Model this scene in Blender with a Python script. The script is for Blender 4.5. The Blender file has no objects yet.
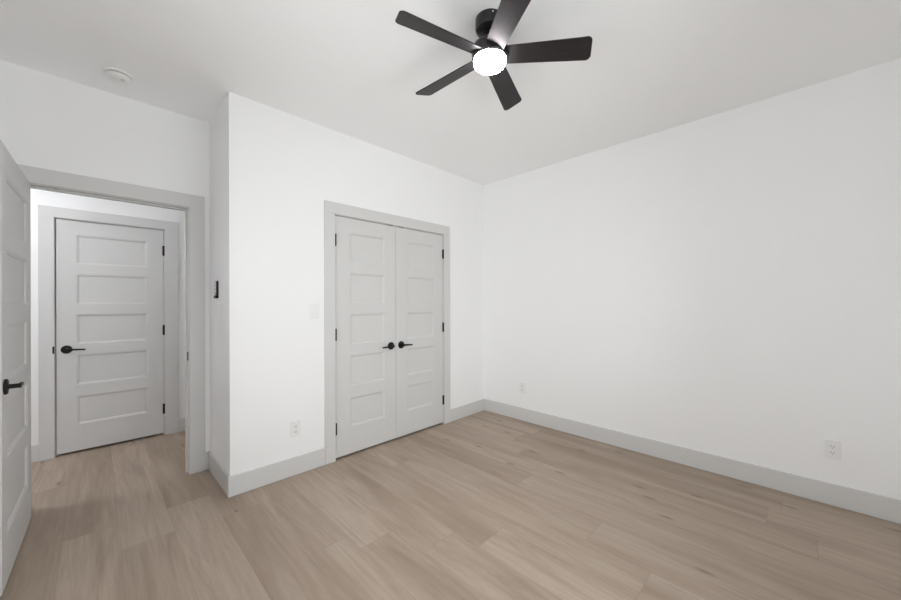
import bpy, bmesh, math, random
from mathutils import Vector, Matrix, Quaternion
random.seed(4)
SC = bpy.context.scene
COL = SC.collection
PI = math.pi

# ------------------------------------------------------------------ camera
F_PX, CY, YAW, CAM_H, ROLL = 352.213, 302.86, 0.788207, 1.306, -0.0028
cam_data = bpy.data.cameras.new('camera')
cam = bpy.data.objects.new('camera', cam_data)
COL.objects.link(cam)
cam_data.sensor_width = 36.0
cam_data.sensor_fit = 'HORIZONTAL'
cam_data.lens = F_PX / 901.0 * 36.0
cam_data.shift_y = (CY - 300.0) / 901.0
cam_data.clip_start = 0.02
cam.location = (0, 0, CAM_H)
cam.rotation_mode = 'QUATERNION'
cam.rotation_quaternion = (Quaternion((0, 0, 1), -YAW) @ Quaternion((1, 0, 0), PI / 2)
                           @ Quaternion((0, 0, 1), ROLL))
SC.camera = cam

# ------------------------------------------------------------------ world (daylight seen through the window)
world = bpy.data.worlds.new('daylight')
SC.world = world
world.use_nodes = True
wn = world.node_tree
wn.nodes.clear()
w_out = wn.nodes.new('ShaderNodeOutputWorld')
w_bg = wn.nodes.new('ShaderNodeBackground')
w_tc = wn.nodes.new('ShaderNodeTexCoord')
w_sep = wn.nodes.new('ShaderNodeSeparateXYZ')
w_ramp = wn.nodes.new('ShaderNodeValToRGB')
w_map = wn.nodes.new('ShaderNodeMapRange')
wn.links.new(w_tc.outputs['Generated'], w_sep.inputs[0])
wn.links.new(w_sep.outputs['Z'], w_map.inputs['Value'])
w_map.inputs['From Min'].default_value = -1
w_map.inputs['From Max'].default_value = 1
wn.links.new(w_map.outputs[0], w_ramp.inputs[0])
e = w_ramp.color_ramp.elements
e[0].position = 0.0
e[0].color = (0.785, 0.79, 0.805, 1)
e[1].position = 1.0
e[1].color = (0.925, 0.95, 0.995, 1)
m1 = w_ramp.color_ramp.elements.new(0.47)
m1.color = (0.785, 0.79, 0.805, 1)
m2 = w_ramp.color_ramp.elements.new(0.53)
m2.color = (0.945, 0.955, 0.98, 1)
wn.links.new(w_ramp.outputs[0], w_bg.inputs['Color'])
w_bg.inputs['Strength'].default_value = 5.6
wn.links.new(w_bg.outputs[0], w_out.inputs[0])

# exposure
SC.view_settings.view_transform = 'Standard'
SC.view_settings.look = 'None'
SC.view_settings.gamma = 1.0
SC.view_settings.use_curve_mapping = False
SC.view_settings.exposure = -0.06
SC.cycles.max_bounces = 20
SC.cycles.diffuse_bounces = 14
SC.cycles.glossy_bounces = 4
SC.cycles.transparent_max_bounces = 8
SC.cycles.use_denoising = True
SC.cycles.sample_clamp_indirect = 10.0

# ------------------------------------------------------------------ dimensions (metres)
H = 2.738
YC = 2.738          # closet wall
XR = 3.336          # right wall
XS = 0.635          # return wall beside the entry
YE = 3.322          # entry wall
YE2 = 3.447         # its hall face
YH = 4.50           # far hall wall
XL = -0.45          # left wall
YF = -0.62          # window wall behind the camera
WIN = (-0.32, 2.05, 0.62, 2.10)      # x0, x1, z0, z1 in the front wall
WIN_FILL = (-0.05, 1.95, 0.85, 2.25)     # y0, y1, z0, z1 in the left wall; added opening for more daylight
BB_H, BB_T = 0.14, 0.014
CAS_T = 0.015

# daylight portals in the front window and the added left window
def portal(loc, rot, w, h):
    pl = bpy.data.lights.new('window_daylight', 'AREA')
    pl.shape = 'RECTANGLE'
    pl.size, pl.size_y = w, h
    pl.cycles.is_portal = True
    po = bpy.data.objects.new('window_daylight', pl)
    COL.objects.link(po)
    po.location, po.rotation_euler = loc, rot


portal(((WIN[0] + WIN[1]) / 2, YF - 0.14, (WIN[2] + WIN[3]) / 2), (PI / 2, 0, 0), WIN[1] - WIN[0], WIN[3] - WIN[2])
portal((XL - 0.14, (WIN_FILL[0] + WIN_FILL[1]) / 2, (WIN_FILL[2] + WIN_FILL[3]) / 2), (PI / 2, 0, -PI / 2), WIN_FILL[1] - WIN_FILL[0], WIN_FILL[3] - WIN_FILL[2])


# ------------------------------------------------------------------ materials
def mat(name, color, rough=0.5, metal=0.0, spec=0.5, bump=0.0, bump_scale=200.0, mottle=0.0):
    m = bpy.data.materials.new(name)
    m.use_nodes = True
    nt = m.node_tree
    b = nt.nodes['Principled BSDF']
    b.inputs['Base Color'].default_value = (*color, 1)
    b.inputs['Roughness'].default_value = rough
    b.inputs['Metallic'].default_value = metal
    b.inputs['Specular IOR Level'].default_value = spec
    geo = nt.nodes.new('ShaderNodeNewGeometry')
    if mottle:
        n = nt.nodes.new('ShaderNodeTexNoise')
        n.inputs['Scale'].default_value = 3.0
        n.inputs['Detail'].default_value = 3.0
        nt.links.new(geo.outputs['Position'], n.inputs['Vector'])
        r = nt.nodes.new('ShaderNodeValToRGB')
        r.color_ramp.elements[0].position = 0.3
        r.color_ramp.elements[1].position = 0.7
        r.color_ramp.elements[0].color = (*[c * (1 - mottle) for c in color], 1)
        r.color_ramp.elements[1].color = (*[min(1, c * (1 + mottle)) for c in color], 1)
        nt.links.new(n.outputs[0], r.inputs[0])
        nt.links.new(r.outputs[0], b.inputs['Base Color'])
    if bump:
        n2 = nt.nodes.new('ShaderNodeTexNoise')
        n2.inputs['Scale'].default_value = bump_scale
        n2.inputs['Detail'].default_value = 2.0
        nt.links.new(geo.outputs['Position'], n2.inputs['Vector'])
        bp = nt.nodes.new('ShaderNodeBump')
        bp.inputs['Strength'].default_value = bump
        bp.inputs['Distance'].default_value = 0.002
        nt.links.new(n2.outputs[0], bp.inputs['Height'])
        nt.links.new(bp.outputs[0], b.inputs['Normal'])
    return m


M_WALL = mat('white_wall_paint', (0.901, 0.905, 0.909), 0.75, spec=0.25, bump=0.04, bump_scale=260, mottle=0.004)
M_CEIL = mat('white_ceiling_paint', (0.933, 0.937, 0.941), 0.85, spec=0.15, bump=0.05, bump_scale=240, mottle=0.004)
M_TRIM = mat('light_grey_trim_paint', (0.655, 0.654, 0.648), 0.40, spec=0.4, mottle=0.004)
M_DOOR = mat('light_grey_door_paint', (0.645, 0.645, 0.638), 0.45, spec=0.4, mottle=0.004)
M_BLACK = mat('matte_black_metal', (0.008, 0.008, 0.008), 0.45, spec=0.3, mottle=0.05)
M_WPLAST = mat('white_plastic', (0.85, 0.85, 0.845), 0.35, mottle=0.003)
M_SLOT = mat('dark_slot', (0.05, 0.05, 0.05), 0.6, mottle=0.05)
M_DETECT = mat('off_white_detector_plastic', (0.84, 0.84, 0.82), 0.45, mottle=0.003)
M_GREYPL = mat('grey_plastic', (0.42, 0.42, 0.41), 0.4, mottle=0.01)
M_REMOTE = mat('pale_grey_handset_plastic', (0.62, 0.62, 0.61), 0.4, mottle=0.01)
M_FANBLK = mat('satin_black_fan_metal', (0.010, 0.0095, 0.009), 0.28, spec=0.5, mottle=0.05)
M_VINYL = mat('white_window_vinyl', (0.82, 0.82, 0.82), 0.4, mottle=0.003)


def make_blade_mat():
    m = bpy.data.materials.new('dark_walnut_fan_blade')
    m.use_nodes = True
    nt = m.node_tree
    b = nt.nodes['Principled BSDF']
    tc = nt.nodes.new('ShaderNodeTexCoord')
    mp = nt.nodes.new('ShaderNodeMapping')
    mp.inputs['Scale'].default_value = (3, 60, 20)
    n = nt.nodes.new('ShaderNodeTexNoise')
    n.inputs['Scale'].default_value = 2.0
    n.inputs['Detail'].default_value = 5.0
    r = nt.nodes.new('ShaderNodeValToRGB')
    r.color_ramp.elements[0].position = 0.35
    r.color_ramp.elements[1].position = 0.7
    r.color_ramp.elements[0].color = (0.011, 0.0105, 0.0105, 1)
    r.color_ramp.elements[1].color = (0.020, 0.0185, 0.0185, 1)
    nt.links.new(tc.outputs['Object'], mp.inputs[0])
    nt.links.new(mp.outputs[0], n.inputs['Vector'])
    nt.links.new(n.outputs[0], r.inputs[0])
    nt.links.new(r.outputs[0], b.inputs['Base Color'])
    b.inputs['Roughness'].default_value = 0.46
    b.inputs['Specular IOR Level'].default_value = 0.42
    b.inputs['Specular Tint'].default_value = (1.0, 0.86, 0.90, 1)
    return m


M_BLADE = make_blade_mat()


def make_lens_mat(name, strength):
    m = bpy.data.materials.new(name)
    m.use_nodes = True
    nt = m.node_tree
    b = nt.nodes['Principled BSDF']
    b.inputs['Base Color'].default_value = (0.9, 0.9, 0.88, 1)
    b.inputs['Roughness'].default_value = 0.3
    b.inputs['Emission Color'].default_value = (1.0, 1.0, 1.02, 1)
    b.inputs['Emission Strength'].default_value = strength
    return m


M_LENS = make_lens_mat('lit_opal_lens', 52.0)
M_HALL_FILL = make_lens_mat('hall_fill_lens', 41.0)  # glow of the added hall lamp


def make_glass_mat():
    m = bpy.data.materials.new('clear_window_glass')
    m.use_nodes = True
    nt = m.node_tree
    nt.nodes.clear()
    o = nt.nodes.new('ShaderNodeOutputMaterial')
    mx = nt.nodes.new('ShaderNodeMixShader')
    t = nt.nodes.new('ShaderNodeBsdfTransparent')
    t.inputs[0].default_value = (0.96, 0.97, 0.965, 1)
    g = nt.nodes.new('ShaderNodeBsdfGlossy')
    g.inputs['Roughness'].default_value = 0.02
    fr = nt.nodes.new('ShaderNodeFresnel')
    fr.inputs[0].default_value = 1.3
    nt.links.new(fr.outputs[0], mx.inputs[0])
    nt.links.new(t.outputs[0], mx.inputs[1])
    nt.links.new(g.outputs[0], mx.inputs[2])
    nt.links.new(mx.outputs[0], o.inputs[0])
    return m


M_GLASS = make_glass_mat()

PLANK_W, PLANK_L, PLANK_X0 = 0.225, 1.80, 0.54


def make_floor_mat():
    m = bpy.data.materials.new('pale_oak_plank_floor')
    m.use_nodes = True
    nt = m.node_tree
    N, L = nt.nodes, nt.links
    b = N['Principled BSDF']
    geo = N.new('ShaderNodeNewGeometry')
    sep = N.new('ShaderNodeSeparateXYZ')
    L.new(geo.outputs['Position'], sep.inputs[0])

    def math_(op, a, c=None, clamp=False):
        n = N.new('ShaderNodeMath')
        n.operation = op
        n.use_clamp = clamp
        for i, v in enumerate((a, c)):
            if v is None:
                continue
            if isinstance(v, (int, float)):
                n.inputs[i].default_value = v
            else:
                L.new(v, n.inputs[i])
        return n.outputs[0]

    def comb(x, y, z):
        n = N.new('ShaderNodeCombineXYZ')
        for i, v in enumerate((x, y, z)):
            if isinstance(v, (int, float)):
                n.inputs[i].default_value = v
            else:
                L.new(v, n.inputs[i])
        return n.outputs[0]

    def noise(vec, scale, detail, rough=0.5, dist=0.0):
        n = N.new('ShaderNodeTexNoise')
        n.inputs['Scale'].default_value = scale
        n.inputs['Detail'].default_value = detail
        n.inputs['Roughness'].default_value = rough
        n.inputs['Distortion'].default_value = dist
        L.new(vec, n.inputs['Vector'])
        return n.outputs[0]

    def white(vec):
        n = N.new('ShaderNodeTexWhiteNoise')
        n.noise_dimensions = '3D'
        L.new(vec, n.inputs['Vector'])
        return n.outputs['Value']

    def maprange(v, a, c, d, f):
        n = N.new('ShaderNodeMapRange')
        L.new(v, n.inputs['Value'])
        for i, k in ((1, a), (2, c), (3, d), (4, f)):
            n.inputs[i].default_value = k
        return n.outputs[0]

    def mixc(fac, c1, c2, mode='MIX'):
        n = N.new('ShaderNodeMix')
        n.data_type = 'RGBA'
        n.blend_type = mode
        for sock, v in ((n.inputs[0], fac), (n.inputs[6], c1), (n.inputs[7], c2)):
            if isinstance(v, (int, float)):
                sock.default_value = v
            elif isinstance(v, tuple):
                sock.default_value = (*v, 1)
            else:
                L.new(v, sock)
        return n.outputs[2]

    X, Y = sep.outputs['X'], sep.outputs['Y']
    u = math_('DIVIDE', math_('SUBTRACT', X, PLANK_X0), PLANK_W)
    row = math_('FLOOR', u)
    fu = math_('FRACT', u)
    r1 = white(comb(row, 3.7, 1.3))
    v = math_('ADD', math_('DIVIDE', Y, PLANK_L), math_('MULTIPLY', r1, 5.0))
    col = math_('FLOOR', v)
    fv = math_('FRACT', v)
    rid = white(comb(row, col, 9.1))
    rid2 = white(comb(row, col, 2.3))
    off = math_('MULTIPLY', rid, 61.0)
    # soft cathedral streaks, plank by plank
    streak = noise(comb(math_('ADD', math_('MULTIPLY', X, 11.0), off), math_('ADD', math_('MULTIPLY', Y, 1.0), off), off), 1.0, 5.0, 0.6, 1.1)
    grain = noise(comb(math_('ADD', math_('MULTIPLY', X, 70.0), off), math_('MULTIPLY', Y, 3.2), off), 1.0, 4.0, 0.6)
    pores = noise(comb(math_('MULTIPLY', X, 330.0), math_('MULTIPLY', Y, 22.0), off), 1.0, 2.0, 0.6)
    broad = noise(comb(math_('ADD', math_('MULTIPLY', X, 5.0), off), math_('ADD', math_('MULTIPLY', Y, 0.55), off), off), 1.0, 3.0, 0.5, 0.8)
    base = mixc(rid, (0.368, 0.290, 0.226), (0.452, 0.365, 0.293))
    base = mixc(maprange(broad, 0.48, 0.66, 0.0, 0.55), base, (0.265, 0.200, 0.150))
    base = mixc(maprange(broad, 0.46, 0.30, 0.0, 0.40), base, (0.50, 0.415, 0.345))
    base = mixc(maprange(streak, 0.52, 0.76, 0.0, 0.50), base, (0.235, 0.172, 0.125))
    base = mixc(maprange(streak, 0.47, 0.28, 0.0, 0.25), base, (0.48, 0.40, 0.335))
    base = mixc(maprange(grain, 0.38, 0.72, 0.0, 0.34), base, (0.265, 0.200, 0.150))
    base = mixc(maprange(pores, 0.55, 0.80, 0.0, 0.25), base, (0.22, 0.165, 0.125))
    # knots: a few small dark eyes
    vo = N.new('ShaderNodeTexVoronoi')
    vo.voronoi_dimensions = '2D'
    vo.inputs['Scale'].default_value = 1.0
    L.new(comb(math_('MULTIPLY', X, 4.5), math_('MULTIPLY', Y, 1.3), 0.0), vo.inputs['Vector'])
    kn = maprange(vo.outputs['Distance'], 0.015, 0.075, 0.65, 0.0)
    kn = math_('MULTIPLY', kn, maprange(white(comb(row, col, 5.9)), 0.55, 0.6, 0.0, 1.0))
    base = mixc(kn, base, (0.15, 0.105, 0.075))
    # joints between planks
    eu = math_('MINIMUM', fu, math_('SUBTRACT', 1.0, fu))
    ev = math_('MINIMUM', fv, math_('SUBTRACT', 1.0, fv))
    ju = maprange(eu, 0.003, 0.010, 1.0, 0.0)
    jv = maprange(ev, 0.0006, 0.0017, 1.0, 0.0)
    joint = math_('MAXIMUM', ju, jv)
    base = mixc(math_('MULTIPLY', joint, 0.22), base, (0.17, 0.12, 0.085))
    L.new(base, b.inputs['Base Color'])
    L.new(maprange(grain, 0.2, 0.8, 0.46, 0.60), b.inputs['Roughness'])
    b.inputs['Specular IOR Level'].default_value = 0.35
    bp = N.new('ShaderNodeBump')
    bp.inputs['Strength'].default_value = 0.15
    bp.inputs['Distance'].default_value = 0.0012
    L.new(math_('SUBTRACT', math_('MULTIPLY', grain, 0.15), joint), bp.inputs['Height'])
    L.new(bp.outputs[0], b.inputs['Normal'])
    return m


M_FLOOR = make_floor_mat()


# ------------------------------------------------------------------ mesh helpers
def box(bm, x0, x1, y0, y1, z0, z1):
    v = [bm.verts.new((x, y, z)) for z in (z0, z1) for x, y in ((x0, y0), (x1, y0), (x1, y1), (x0, y1))]
    for f in ((3, 2, 1, 0), (4, 5, 6, 7), (0, 1, 5, 4), (1, 2, 6, 5), (2, 3, 7, 6), (3, 0, 4, 7)):
        bm.faces.new([v[i] for i in f])


def boxes(*bs):
    bm = bmesh.new()
    for b in bs:
        box(bm, *b)
    return bm


def lathe(bm, prof, seg=32, c=(0, 0, 0), mat4=None):
    """prof: [(radius, z)]; closed with caps where the radius is not 0."""
    rings = []
    for r, z in prof:
        if r < 1e-6:
            rings.append([bm.verts.new((0, 0, z))])
        else:
            rings.append([bm.verts.new((r * math.cos(2 * PI * k / seg), r * math.sin(2 * PI * k / seg), z)) for k in range(seg)])
    for a, b in zip(rings, rings[1:]):
        for k in range(seg):
            k2 = (k + 1) % seg
            if len(a) == 1 and len(b) == 1:
                continue
            if len(a) == 1:
                bm.faces.new((a[0], b[k], b[k2]))
            elif len(b) == 1:
                bm.faces.new((a[k], b[0], a[k2]))
            else:
                bm.faces.new((a[k], b[k], b[k2], a[k2]))
    if len(rings[0]) > 1:
        bm.faces.new(rings[0][::-1])
    if len(rings[-1]) > 1:
        bm.faces.new(rings[-1])
    vs = [v for r in rings for v in r]
    M = Matrix.Translation(c) @ (mat4 or Matrix())
    bmesh.ops.transform(bm, matrix=M, verts=vs)
    return bm


def obj(name, bm, m, parent=None, bevel=0.0, smooth=False, seg=2):
    bmesh.ops.recalc_face_normals(bm, faces=bm.faces[:])
    me = bpy.data.meshes.new(name)
    bm.to_mesh(me)
    bm.free()
    me.materials.append(m)
    if smooth:
        for p in me.polygons:
            p.use_smooth = True
        try:
            me.set_sharp_from_angle(angle=math.radians(35))
        except Exception:
            pass
    o = bpy.data.objects.new(name, me)
    COL.objects.link(o)
    if parent:
        o.parent = parent
    if bevel:
        md = o.modifiers.new('edge', 'BEVEL')
        md.width = bevel
        md.segments = seg
        md.limit_method = 'ANGLE'
        md.angle_limit = math.radians(40)
    return o


def tag(o, label, cat, group=None, kind=None):
    o['label'] = label
    o['category'] = cat
    if group:
        o['group'] = group
    if kind:
        o['kind'] = kind
    return o


def empty(name, loc=(0, 0, 0), rotz=0.0):
    o = bpy.data.objects.new(name, None)
    o.empty_display_size = 0.1
    COL.objects.link(o)
    o.location = loc
    o.rotation_euler = (0, 0, rotz)
    return o


def struct(name, bm, m, label, cat, bevel=0.0):
    return tag(obj(name, bm, m, None, bevel), label, cat, None, 'structure')


# ------------------------------------------------------------------ the shell
HX0, HX1 = -1.60, 1.75          # hall ends
struct('floor', boxes((HX0 - .1, XR + .1, YF - .15, YH + .75, -0.10, 0.0)), M_FLOOR,
       'pale greige oak plank floor running through the bedroom and into the hall', 'floor')
struct('ceiling', boxes((HX0 - .1, XR + .1, YF - .15, YH + .75, H, H + 0.10)), M_CEIL,
       'flat matte white ceiling above the bedroom', 'ceiling')
# closet wall, opening for the double doors
CO0, CO1, COZ = 1.391, 2.643, 2.042
struct('wall_back', boxes((XS, CO0 - .013, YC, YC + .10, 0, H), (CO1 + .013, XR, YC, YC + .10, 0, H),
                          (CO0 - .013, CO1 + .013, YC, YC + .10, COZ + .013, H)), M_WALL,
       'white wall holding the grey double closet doors', 'wall')
struct('wall_right', boxes((XR, XR + .10, YF - .12, YE2, 0, H)), M_WALL,
       'long bare white wall with two electrical plates and a grey baseboard', 'wall')
struct('wall_return', boxes((XS, XS + .10, YC + .10, YE, 0, H)), M_WALL,
       'narrow white side wall in shade carrying the small remote holder', 'wall')
EO0, EO1, EOZ = -0.316, 0.497, 2.037
struct('wall_entry', boxes((HX0, EO0 - .013, YE, YE2, 0, H), (EO1 + .013, XR, YE, YE2, 0, H),
                           (EO0 - .013, EO1 + .013, YE, YE2, EOZ + .013, H)), M_WALL,
       'white wall around and above the open bedroom doorway', 'wall')
struct('wall_left', boxes((XL - .12, XL, YF - .12, WIN_FILL[0], 0, H), (XL - .12, XL, WIN_FILL[1], YE, 0, H),
                          (XL - .12, XL, WIN_FILL[0], WIN_FILL[1], 0, WIN_FILL[2]), (XL - .12, XL, WIN_FILL[0], WIN_FILL[1], WIN_FILL[3], H)), M_WALL,
       'white side wall behind the opened bedroom door', 'wall')
struct('wall_front', boxes((XL, WIN[0], YF - .12, YF, 0, H), (WIN[1], XR, YF - .12, YF, 0, H),
                           (WIN[0], WIN[1], YF - .12, YF, 0, WIN[2]), (WIN[0], WIN[1], YF - .12, YF, WIN[3], H)), M_WALL,
       'white window wall facing the closet', 'wall')
HO0, HO1, HOZ = -0.247, 0.476, 2.038
struct('wall_hall', boxes((HX0, HO0 - .013, YH, YH + .10, 0, H), (HO1 + .013, HX1, YH, YH + .10, 0, H),
                          (HO0 - .013, HO1 + .013, YH, YH + .10, HOZ + .013, H)), M_WALL,
       'white hall wall seen through the doorway, around the closed hall door', 'wall')
struct('wall_hall_left', boxes((HX0 - .10, HX0, YE, YH + .10, 0, H)), M_WALL, 'white end wall of the hall beyond the hinge side', 'wall')
struct('wall_hall_right', boxes((HX1, HX1 + .10, YE2, YH + .10, 0, H)), M_WALL, 'white end wall of the hall beyond the latch side', 'wall')
struct('wall_light_block', boxes((HO0 - .35, HO0 - .25, YH + .10, YH + .70, 0, H), (HO1 + .25, HO1 + .35, YH + .10, YH + .70, 0, H),  # added unseen walls, stop daylight leaking through the hall door gap
                             (HO0 - .35, HO1 + .35, YH + .70, YH + .75, 0, H)), M_WALL,
       'added white walls that block daylight behind the closed hall door', 'wall')


# baseboards
def baseboard(name, b, label):
    struct(name, boxes(b), M_TRIM, label, 'baseboard', 0.004)


T = BB_T
CW = 0.100
baseboard('baseboard_back', (XS - T, CO0 - .089, YC - T, YC, 0, BB_H), 'light grey baseboard between the wall corner and the closet casing')
baseboard('baseboard_corner', (CO1 + .090, XR - T, YC - T, YC, 0, BB_H), 'short light grey baseboard between the closet casing and the room corner')
baseboard('baseboard_right', (XR - T, XR, YF, YC, 0, BB_H), 'long light grey baseboard under the bare white wall with two outlets')
baseboard('baseboard_return', (XS - T, XS, YC, YE, 0, BB_H), 'shaded light grey baseboard on the narrow side wall under the remote holder')
baseboard('baseboard_entry', (EO1 + .104, XS - T, YE - T, YE, 0, BB_H), 'tiny grey baseboard piece between the doorway casing and the side wall')
baseboard('baseboard_left', (XL, XL + T, YF, YE, 0, BB_H), 'light grey baseboard behind the opened bedroom door')
baseboard('baseboard_front', (XL + T, XR - T, YF, YF + T, 0, BB_H), 'light grey baseboard under the window')
baseboard('baseboard_hall_left', (HX0, HO0 - .093, YH - T, YH, 0, BB_H), 'grey hall baseboard beside the latch side of the hall door')
baseboard('baseboard_hall_right', (HO1 + .112, HX1, YH - T, YH, 0, BB_H), 'grey hall baseboard beside the hinge side of the hall door')


# ------------------------------------------------------------------ door casings and jambs (all openings lie in walls facing -Y)
def casing(name, x0, x1, z1, y, depth, wl, wr, wh, label, stop_at, rev=0.005, strike=None):
    r = tag(empty(name, ((x0 + x1) / 2, y, 0)), label, 'door casing', None, 'structure')
    ox, oy = (x0 + x1) / 2, y

    def part(n, b, bev=0.0015, m=M_TRIM):
        return obj(n, boxes((b[0] - ox, b[1] - ox, b[2] - oy, b[3] - oy, b[4], b[5])), m, r, bev)
    part('side_casing', (x0 - wl, x0 - rev, y - CAS_T, y, 0, z1 + rev))
    part('side_casing', (x1 + rev, x1 + wr, y - CAS_T, y, 0, z1 + rev))
    part('head_casing', (x0 - wl, x1 + wr, y - CAS_T, y, z1 + rev, z1 + wh))
    part('side_jamb', (x0 - .013, x0, y, y + depth, 0, z1), 0)
    part('side_jamb', (x1, x1 + .013, y, y + depth, 0, z1), 0)
    part('head_jamb', (x0 - .013, x1 + .013, y, y + depth, z1, z1 + .013), 0)
    part('door_stop', (x0, x0 + .011, y + stop_at, y + stop_at + .035, 0, z1 - .011), 0.001)
    part('door_stop', (x1 - .011, x1, y + stop_at, y + stop_at + .035, 0, z1 - .011), 0.001)
    part('door_stop', (x0, x1, y + stop_at, y + stop_at + .035, z1 - .011, z1), 0.001)
    return r, ox, oy


t1, tx, ty = casing('trim_1', CO0 + .005, CO1 - .004, COZ - .003, YC, .10, .094, .094, .100,
                    'light grey flat casing around the closet double doors', .042)
t2, tx2, ty2 = casing('trim_2', EO0, EO1, EOZ, YE, .125, .104, .104, .104,
                      'light grey flat casing around the open bedroom doorway', .040)
sp = obj('strike_plate', boxes((EO1 - .0035 - tx2, EO1 - tx2, .002, .036, .87, .935)), M_BLACK, t2)
sp['label'] = 'small black strike plate on the jamb'
t3, tx3, ty3 = casing('trim_3', HO0, HO1, HOZ, YH, .10, .093, .112, .093,
                      'light grey flat casing around the closed hall door', .042)
sp = obj('strike_plate', boxes((HO0 - .016 - tx3, HO0 - .004 - tx3, -CAS_T - .001, -CAS_T + .006, .885, .945)), M_BLACK, t3)
sp['label'] = 'small black strike plate lip on the casing'


# ------------------------------------------------------------------ panel doors
ROWS = [(0.230, 0.474), (0.578, 0.837), (0.934, 1.193), (1.286, 1.545), (1.638, 1.890)]


def door_leaf_bm(w, h, th, stile, stile_b, rows):
    """Slab in x 0..w, y 0..th, z 0..h with five sunk, moulded panels on both faces."""
    bm = bmesh.new()
    xs = [0, stile, w - stile_b, w]
    zs = [0]
    for a, b in rows:
        zs += [a, b]
    zs.append(h)
    for side in (0, 1):
        y = 0 if side == 0 else th
        s = 1 if side == 0 else -1
        g = [[bm.verts.new((x, y, z)) for x in xs] for z in zs]
        for j in range(len(zs) - 1):
            for i in range(3):
                q = [g[j][i], g[j][i + 1], g[j + 1][i + 1], g[j + 1][i]]
                if i == 1 and j % 2 == 1:
                    prev = q
                    x0, x1, z0, z1 = xs[1], xs[2], zs[j], zs[j + 1]
                    for ins, dep in ((0.0015, 0.0025), (0.011, 0.0045), (0.013, 0.0105)):
                        cur = [bm.verts.new((xx, y + s * dep, zz)) for xx, zz in
                               ((x0 + ins, z0 + ins), (x1 - ins, z0 + ins), (x1 - ins, z1 - ins), (x0 + ins, z1 - ins))]
                        for k in range(4):
                            k2 = (k + 1) % 4
                            bm.faces.new((prev[k], prev[k2], cur[k2], cur[k]))
                        prev = cur
                    bm.faces.new(prev)
                else:
                    bm.faces.new(q)
        if side == 0:
            ga = g
        else:
            gb = g
    nz = len(zs) - 1
    for i in range(3):
        bm.faces.new((ga[0][i], ga[0][i + 1], gb[0][i + 1], gb[0][i]))
        bm.faces.new((ga[nz][i], ga[nz][i + 1], gb[nz][i + 1], gb[nz][i]))
    for j in range(nz):
        bm.faces.new((ga[j][0], ga[j + 1][0], gb[j + 1][0], gb[j][0]))
        bm.faces.new((ga[j][3], ga[j + 1][3], gb[j + 1][3], gb[j][3]))
    return bm


def lever_handle(parent, x, z, y, out, direction):
    """Round rose and lever on the face at y; out = -1 or +1 along y; direction = -1/+1 along x."""
    rot = Matrix.Rotation(PI / 2 if out < 0 else -PI / 2, 4, 'X')      # lathe axis along out
    bm = bmesh.new()
    lathe(bm, [(0.0355, 0.0), (0.0355, 0.006), (0.0325, 0.010), (0.020, 0.012), (0.0, 0.012)], 32, (x, y, z), rot)
    hnd = obj('lever_handle', bm, M_BLACK, parent, 0, True)
    bm = bmesh.new()
    lathe(bm, [(0.011, 0.0), (0.0105, 0.026), (0.0115, 0.034), (0.0115, 0.040), (0.0, 0.042)], 20, (x, y + out * .010, z), rot)
    # lever arm: a slightly drooping, tapering bar built from cross sections
    secs = []
    for k in range(9):
        t = k / 8
        cx = x + direction * (-0.006 + 0.120 * t)
        cy_ = y + out * (0.045 - 0.010 * max(0, t - 0.6) / 0.4 * t)
        cz = z - 0.006 * t * t
        hz = 0.0095 - 0.0030 * t
        hy = 0.0065 - 0.0020 * t
        ring = []
        for q in range(10):
            a = 2 * PI * q / 10
            ring.append(bm.verts.new((cx, cy_ + hy * math.cos(a), cz + hz * math.sin(a))))
        secs.append(ring)
    for a, b in zip(secs, secs[1:]):
        for q in range(10):
            q2 = (q + 1) % 10
            bm.faces.new((a[q], a[q2], b[q2], b[q]))
    bm.faces.new(secs[0][::-1])
    bm.faces.new(secs[-1])
    obj('lever', bm, M_BLACK, hnd, 0, True)
    return hnd


def hinge(parent, x, y, z, L=0.095):
    bm = bmesh.new()
    lathe(bm, [(0.0, -L / 2 - .004), (0.005, -L / 2 - .003), (0.0078, -L / 2), (0.0078, L / 2), (0.005, L / 2 + .003), (0, L / 2 + .004)], 14, (x, y, z))
    box(bm, x - .011, x + .011, y + .004, y + .0075, z - L / 2, z + L / 2)
    h = obj('hinge', bm, M_BLACK, parent, 0, True)
    return h


HZ = (0.262, 1.045, 1.832)
# closet pair
for nm, x0, x1, hx, d, lab in (
        ('door_3', CO0 + .0075, 2.0135, 'l', -1, 'grey five-panel closet leaf with its hinges beside the light switch'),
        ('door_4', 2.0170, CO1 - .0065, 'r', 1, 'grey five-panel closet leaf nearer the room corner')):
    w = x1 - x0
    dr = tag(obj(nm, door_leaf_bm(w, 2.016, .035, .135, .129, ROWS), M_DOOR, None, 0.001, seg=1), lab, 'door', None, 'structure')
    dr.location = (x0, YC + .001, 0.018)
    hx_l = w if hx == 'r' else 0
    lx = .058 if hx == 'r' else w - .058
    lever_handle(dr, lx, 0.885, 0.0, -1, d)
    for z in HZ:
        hinge(dr, hx_l + (0.001 if hx == 'r' else -0.001), -0.0085, z - .018)
    bx0 = .030 if hx == 'r' else w - .095
    bc = obj('ball_catch', boxes((bx0, bx0 + .065, -.002, .02, 2.0150, 2.0205)), M_BLACK, dr)
    bc['label'] = 'small black catch on the top edge'
# hall door
w = HO1 - HO0 - .008
d2 = tag(obj('door_2', door_leaf_bm(w, 2.014, .035, .120, .126, ROWS), M_DOOR, None, 0.001, seg=1),
         'closed grey five-panel hall door seen through the open doorway', 'door', None, 'structure')
d2.location = (HO0 + .0055, YH + .001, 0.019)
lever_handle(d2, .060, .893, 0.0, -1, 1)
for z in HZ:
    hinge(d2, w + .001, -.0085, z - .019)
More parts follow.
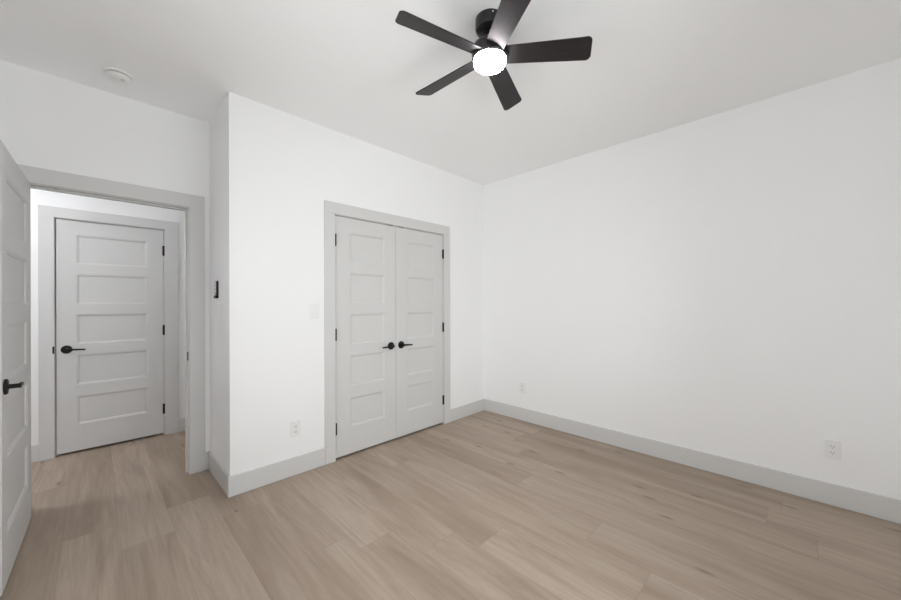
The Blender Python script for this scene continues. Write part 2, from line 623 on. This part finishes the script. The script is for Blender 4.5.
# entry door, swung open into the room; local x runs from hinge to latch edge, y=th is the face that looks at the camera
W1 = 0.80
d1 = tag(obj('door_1', door_leaf_bm(W1, 2.020, .035, .118, .118, ROWS), M_DOOR, None, 0.001, seg=1),
         'opened grey bedroom door seen almost edge-on, with a black lever', 'door', None, 'structure')
ax = Vector((-0.297 + 0.280, 2.505 - 3.310)).normalized()
ang = math.atan2(ax.y, ax.x)
nrm = Vector((-ax.y, ax.x))                     # local +y in the room
d1.location = (-0.280 - nrm.x * .035, 3.310 - nrm.y * .035, 0.014)
d1.rotation_euler = (0, 0, ang)
lever_handle(d1, W1 - .060, .915, .035, 1, -1)
lever_handle(d1, W1 - .060, .915, 0.0, -1, -1)
lp = obj('latch_plate', boxes((W1 - .0002, W1 + .0012, .006, .029, .885, .945)), M_BLACK, d1)
lp['label'] = 'small black latch plate on the door edge'

# ------------------------------------------------------------------ window behind the camera and added left window for brightness (local: x along the wall, -y outwards)
def window(name, loc, rotz, w, h, label):
    wr = tag(empty(name, loc, rotz), label, 'window', None, 'structure')

    def wpart(n, bs, m=M_VINYL, bev=0.002):
        return obj(n, boxes(*bs), m, wr, bev)
    f0, f1 = -.11, -.04
    a0, a1 = -w / 2, w / 2
    wpart('window_frame', [(a0, a0 + .035, f0, f1, 0, h), (a1 - .035, a1, f0, f1, 0, h), (a0 + .035, a1 - .035, f0, f1, 0, .035),
                           (a0 + .035, a1 - .035, f0, f1, h - .035, h), (-.025, .025, f0, f1, .035, h - .035)])
    for a, b in ((a0 + .035, -.025), (.025, a1 - .035)):
        wpart('sash', [(a, a + .03, f0 + .02, f1 - .02, .035, h - .035), (b - .03, b, f0 + .02, f1 - .02, .035, h - .035),
                       (a + .03, b - .03, f0 + .02, f1 - .02, .035, .065), (a + .03, b - .03, f0 + .02, f1 - .02, h - .065, h - .035)])
        wpart('pane', [(a + .03, b - .03, f0 + .033, f0 + .037, .065, h - .065)], M_GLASS, 0)
    wpart('window_sill', [(a0 - .05, a1 + .05, 0, .03, -.03, 0)])


window('window_1', ((WIN[0] + WIN[1]) / 2, YF, WIN[2]), 0, WIN[1] - WIN[0], WIN[3] - WIN[2], 'white framed window facing the closet doors')
window('window_fill', (XL, (WIN_FILL[0] + WIN_FILL[1]) / 2, WIN_FILL[2]), -PI / 2, WIN_FILL[1] - WIN_FILL[0], WIN_FILL[3] - WIN_FILL[2], 'added white framed window facing the bare wall, for extra daylight')

# ------------------------------------------------------------------ ceiling fan
FX, FY = 1.408, 1.115
fan = tag(empty('ceiling_fan', (FX, FY, H)), 'black five-blade ceiling fan with a round lit lamp', 'ceiling fan')
bm = bmesh.new()
lathe(bm, [(0.072, 0.0), (0.072, -0.045), (0.068, -0.056), (0.050, -0.066), (0.028, -0.070), (0.0, -0.070)], 40)
cn = obj('canopy', bm, M_FANBLK, fan, 0, True)
for a in (-2.25, -2.25 + PI):
    bm = bmesh.new()
    rot = Matrix.Rotation(PI / 2, 4, 'Y')
    lathe(bm, [(0.0, 0.0), (0.0045, 0.0), (0.004, 0.003), (0.0, 0.0035)], 10, (0.072 * math.cos(a), 0.072 * math.sin(a), -0.014), Matrix.Rotation(a, 4, 'Z') @ rot)
    sc = obj('screw', bm, M_GREYPL, cn, 0, True)
    sc['label'] = 'small bright screw'
bm = bmesh.new()
lathe(bm, [(0.019, -0.066), (0.019, -0.100), (0.034, -0.106), (0.036, -0.122), (0.0, -0.122)], 28)
obj('downrod', bm, M_FANBLK, fan, 0, True)
bm = bmesh.new()
lathe(bm, [(0.0, -0.116), (0.045, -0.117), (0.070, -0.124), (0.086, -0.138), (0.0915, -0.155), (0.0905, -0.196), (0.084, -0.203), (0.0, -0.203)], 48)
obj('motor_housing', bm, M_FANBLK, fan, 0, True)
bm = bmesh.new()
lathe(bm, [(0.0, -0.198), (0.0815, -0.200), (0.0825, -0.213), (0.080, -0.224), (0.072, -0.232), (0.055, -0.238), (0.028, -0.241), (0.0, -0.2415)], 48)
ln = obj('lamp_lens', bm, M_LENS, fan, 0, True)
ln['label'] = 'glowing round white lens'

# blade: local x outwards, y across; rounded tip corners; pitched about x
R0, R1 = 0.075, 0.504
PITCH = math.radians(-17)


def blade_bm():
    bm = bmesh.new()
    pts = []
    hw0, hw1 = 0.047, 0.061
    def half(x):
        return hw0 + (hw1 - hw0) * min(1, (x - R0) / (R1 - R0))
    n = 10
    xs = [R0 + (R1 - 0.025 - R0) * k / n for k in range(n + 1)]
    upper = [(x, half(x)) for x in xs]
    cr = 0.025
    for k in range(1, 7):
        a = PI / 2 - k * (PI / 2) / 6
        upper.append((R1 - cr + cr * math.cos(a), hw1 - cr + cr * math.sin(a)))
    lower = []
    for k in range(0, 7):
        a = -k * (PI / 2) / 6
        lower.append((R1 - 0.012 - cr + cr * math.cos(a), -(hw1 - cr) + cr * math.sin(a)))
    for x in reversed(xs[:-1]):
        lower.append((x, -half(x)))
    outline = upper + lower
    th = 0.006
    top = [bm.verts.new((x, y, th / 2)) for x, y in outline]
    bot = [bm.verts.new((x, y, -th / 2)) for x, y in outline]
    bm.faces.new(top)
    bm.faces.new(bot[::-1])
    for k in range(len(outline)):
        k2 = (k + 1) % len(outline)
        bm.faces.new((top[k], bot[k], bot[k2], top[k2]))
    return bm


bl0 = obj('blade', blade_bm(), M_BLADE, fan, 0.0012)
for k in range(5):
    b = bl0 if k == 0 else bl0.copy()
    if k:
        COL.objects.link(b)
        b.parent = fan
    b.location = (0, 0, -0.181)
    b.rotation_mode = 'XYZ'
    b.rotation_euler = (PITCH, 0, math.radians(-51 + 72 * k))

# ------------------------------------------------------------------ smoke detector
sd = tag(empty('smoke_detector', (0.100, 3.009, H)), 'round white smoke detector on the ceiling above the doorway', 'smoke detector')
bm = bmesh.new()
lathe(bm, [(0.066, 0.0), (0.066, -0.010), (0.063, -0.013), (0.0, -0.013)], 40)
obj('base', bm, M_DETECT, sd, 0, True)
bm = bmesh.new()
lathe(bm, [(0.054, -0.012), (0.054, -0.019), (0.0, -0.019)], 40)
v_ = obj('vent_ring', bm, M_SLOT, sd, 0, True)
v_['label'] = 'dark vent gap'
bm = bmesh.new()
lathe(bm, [(0.060, -0.018), (0.059, -0.026), (0.050, -0.036), (0.035, -0.041), (0.0, -0.043)], 40)
obj('cover', bm, M_DETECT, sd, 0, True)
bm = bmesh.new()
lathe(bm, [(0.011, -0.040), (0.011, -0.0445), (0.0, -0.045)], 20, (0.018, -0.02, 0))
bt = obj('test_button', bm, M_REMOTE, sd, 0, True)


# ------------------------------------------------------------------ wall plates; local: plate in xz, sticks out along -y
def outlet(name, loc, rotz, label, group):
    r = tag(empty(name, loc, rotz), label, 'outlet', group)
    obj('cover_plate', boxes((-.037, .037, -.006, 0, -.060, .060)), M_WPLAST, r, 0.003)
    for s in (1, -1):
        rc = obj('receptacle', boxes((-.0165, .0165, -.008, -.005, s * .0195 - .0145, s * .0195 + .0145)), M_WPLAST, r, 0.0015)
        obj('slots', boxes((-.0085, -.006, -.0084, -.0078, s * .0195 - .002, s * .0195 + .007), (.006, .0085, -.0084, -.0078, s * .0195 - .002, s * .0195 + .007),
                           (-.0025, .0025, -.0084, -.0078, s * .0195 - .0105, s * .0195 - .006)), M_SLOT, rc)['label'] = 'dark contact slots'
    return r


G = 'wall outlets near the floor'
outlet('wall_outlet', (1.071, YC, 0.349), 0, 'white outlet below the light switch, between wall corner and closet', G)
outlet('wall_outlet', (XR, -0.143, 0.357), -PI / 2, 'white outlet on the bare wall far from the room corner, dark slots showing', G)
outlet('wall_outlet', (XR, 2.191, 0.364), -PI / 2, 'small faint outlet on the bare wall close to the room corner', G)


def light_switch(loc, rotz, label, gangs=1):
    r = tag(empty('light_switch', loc, rotz), label, 'light switch', 'light switches')
    hw = .037 + .023 * (gangs - 1)
    obj('cover_plate', boxes((-hw, hw, -.006, 0, -.060, .060)), M_WPLAST, r, 0.003)
    for g in range(gangs):
        cx = (g - (gangs - 1) / 2) * .046
        bm = bmesh.new()
        v = [bm.verts.new(p) for p in ((cx - .016, -.005, -.033), (cx + .016, -.005, -.033), (cx + .016, -.005, .033), (cx - .016, -.005, .033),
                                       (cx - .016, -.0105, -.033), (cx + .016, -.0105, -.033), (cx + .016, -.007, .033), (cx - .016, -.007, .033))]
        for f in ((0, 1, 2, 3), (4, 5, 6, 7), (0, 1, 5, 4), (1, 2, 6, 5), (2, 3, 7, 6), (3, 0, 4, 7)):
            bm.faces.new([v[i] for i in f])
        obj('rocker', bm, M_WPLAST, r, 0.001)
    return r


light_switch((1.220, YC, 1.242), 0, 'white light switch beside the closet casing', 1)
light_switch((XS, 3.035, 1.245), -PI / 2, 'white light switch on the narrow side wall below the remote holder', 1)

# fan remote in its wall cradle
rc = tag(empty('fan_remote', (XS, 3.075, 1.412), -PI / 2), 'small grey and black fan remote clipped to the narrow side wall', 'remote control')
obj('cradle', boxes((-.036, .036, -.006, 0, -.066, .062), (-.036, .036, -.016, -.006, -.068, -.046)), M_BLACK, rc, 0.002)['label'] = 'black wall cradle'
bd = obj('remote_body', boxes((-.032, .032, -.013, -.0065, -.036, .060)), M_BLACK, rc, 0.003)
bd['label'] = 'black handset'
obj('face_panel', boxes((-.026, .027, -.0155, -.0125, -.032, .057)), M_REMOTE, bd, 0.001)['label'] = 'pale grey front'
for k in range(3):
    obj('button', boxes((-.010, .010, -.0168, -.015, -.018 + k * .026, -.004 + k * .026)), M_WPLAST, bd, 0.0005)

# added unseen lamp that brightens the hall (above the doorway line of sight)
hl = tag(empty('hall_fill_lamp', (-1.00, 3.70, H)), 'added flush round white fill lamp for the hall, unseen beyond the doorway head', 'ceiling lamp')
bm = bmesh.new()
lathe(bm, [(0.17, 0.0), (0.17, -0.020), (0.0, -0.020)], 40)
obj('base', bm, M_WPLAST, hl, 0, True)
bm = bmesh.new()
lathe(bm, [(0.155, -0.018), (0.155, -0.035), (0.13, -0.055), (0.07, -0.065), (0.0, -0.068)], 40)
obj('lamp_lens', bm, M_HALL_FILL, hl, 0, True)
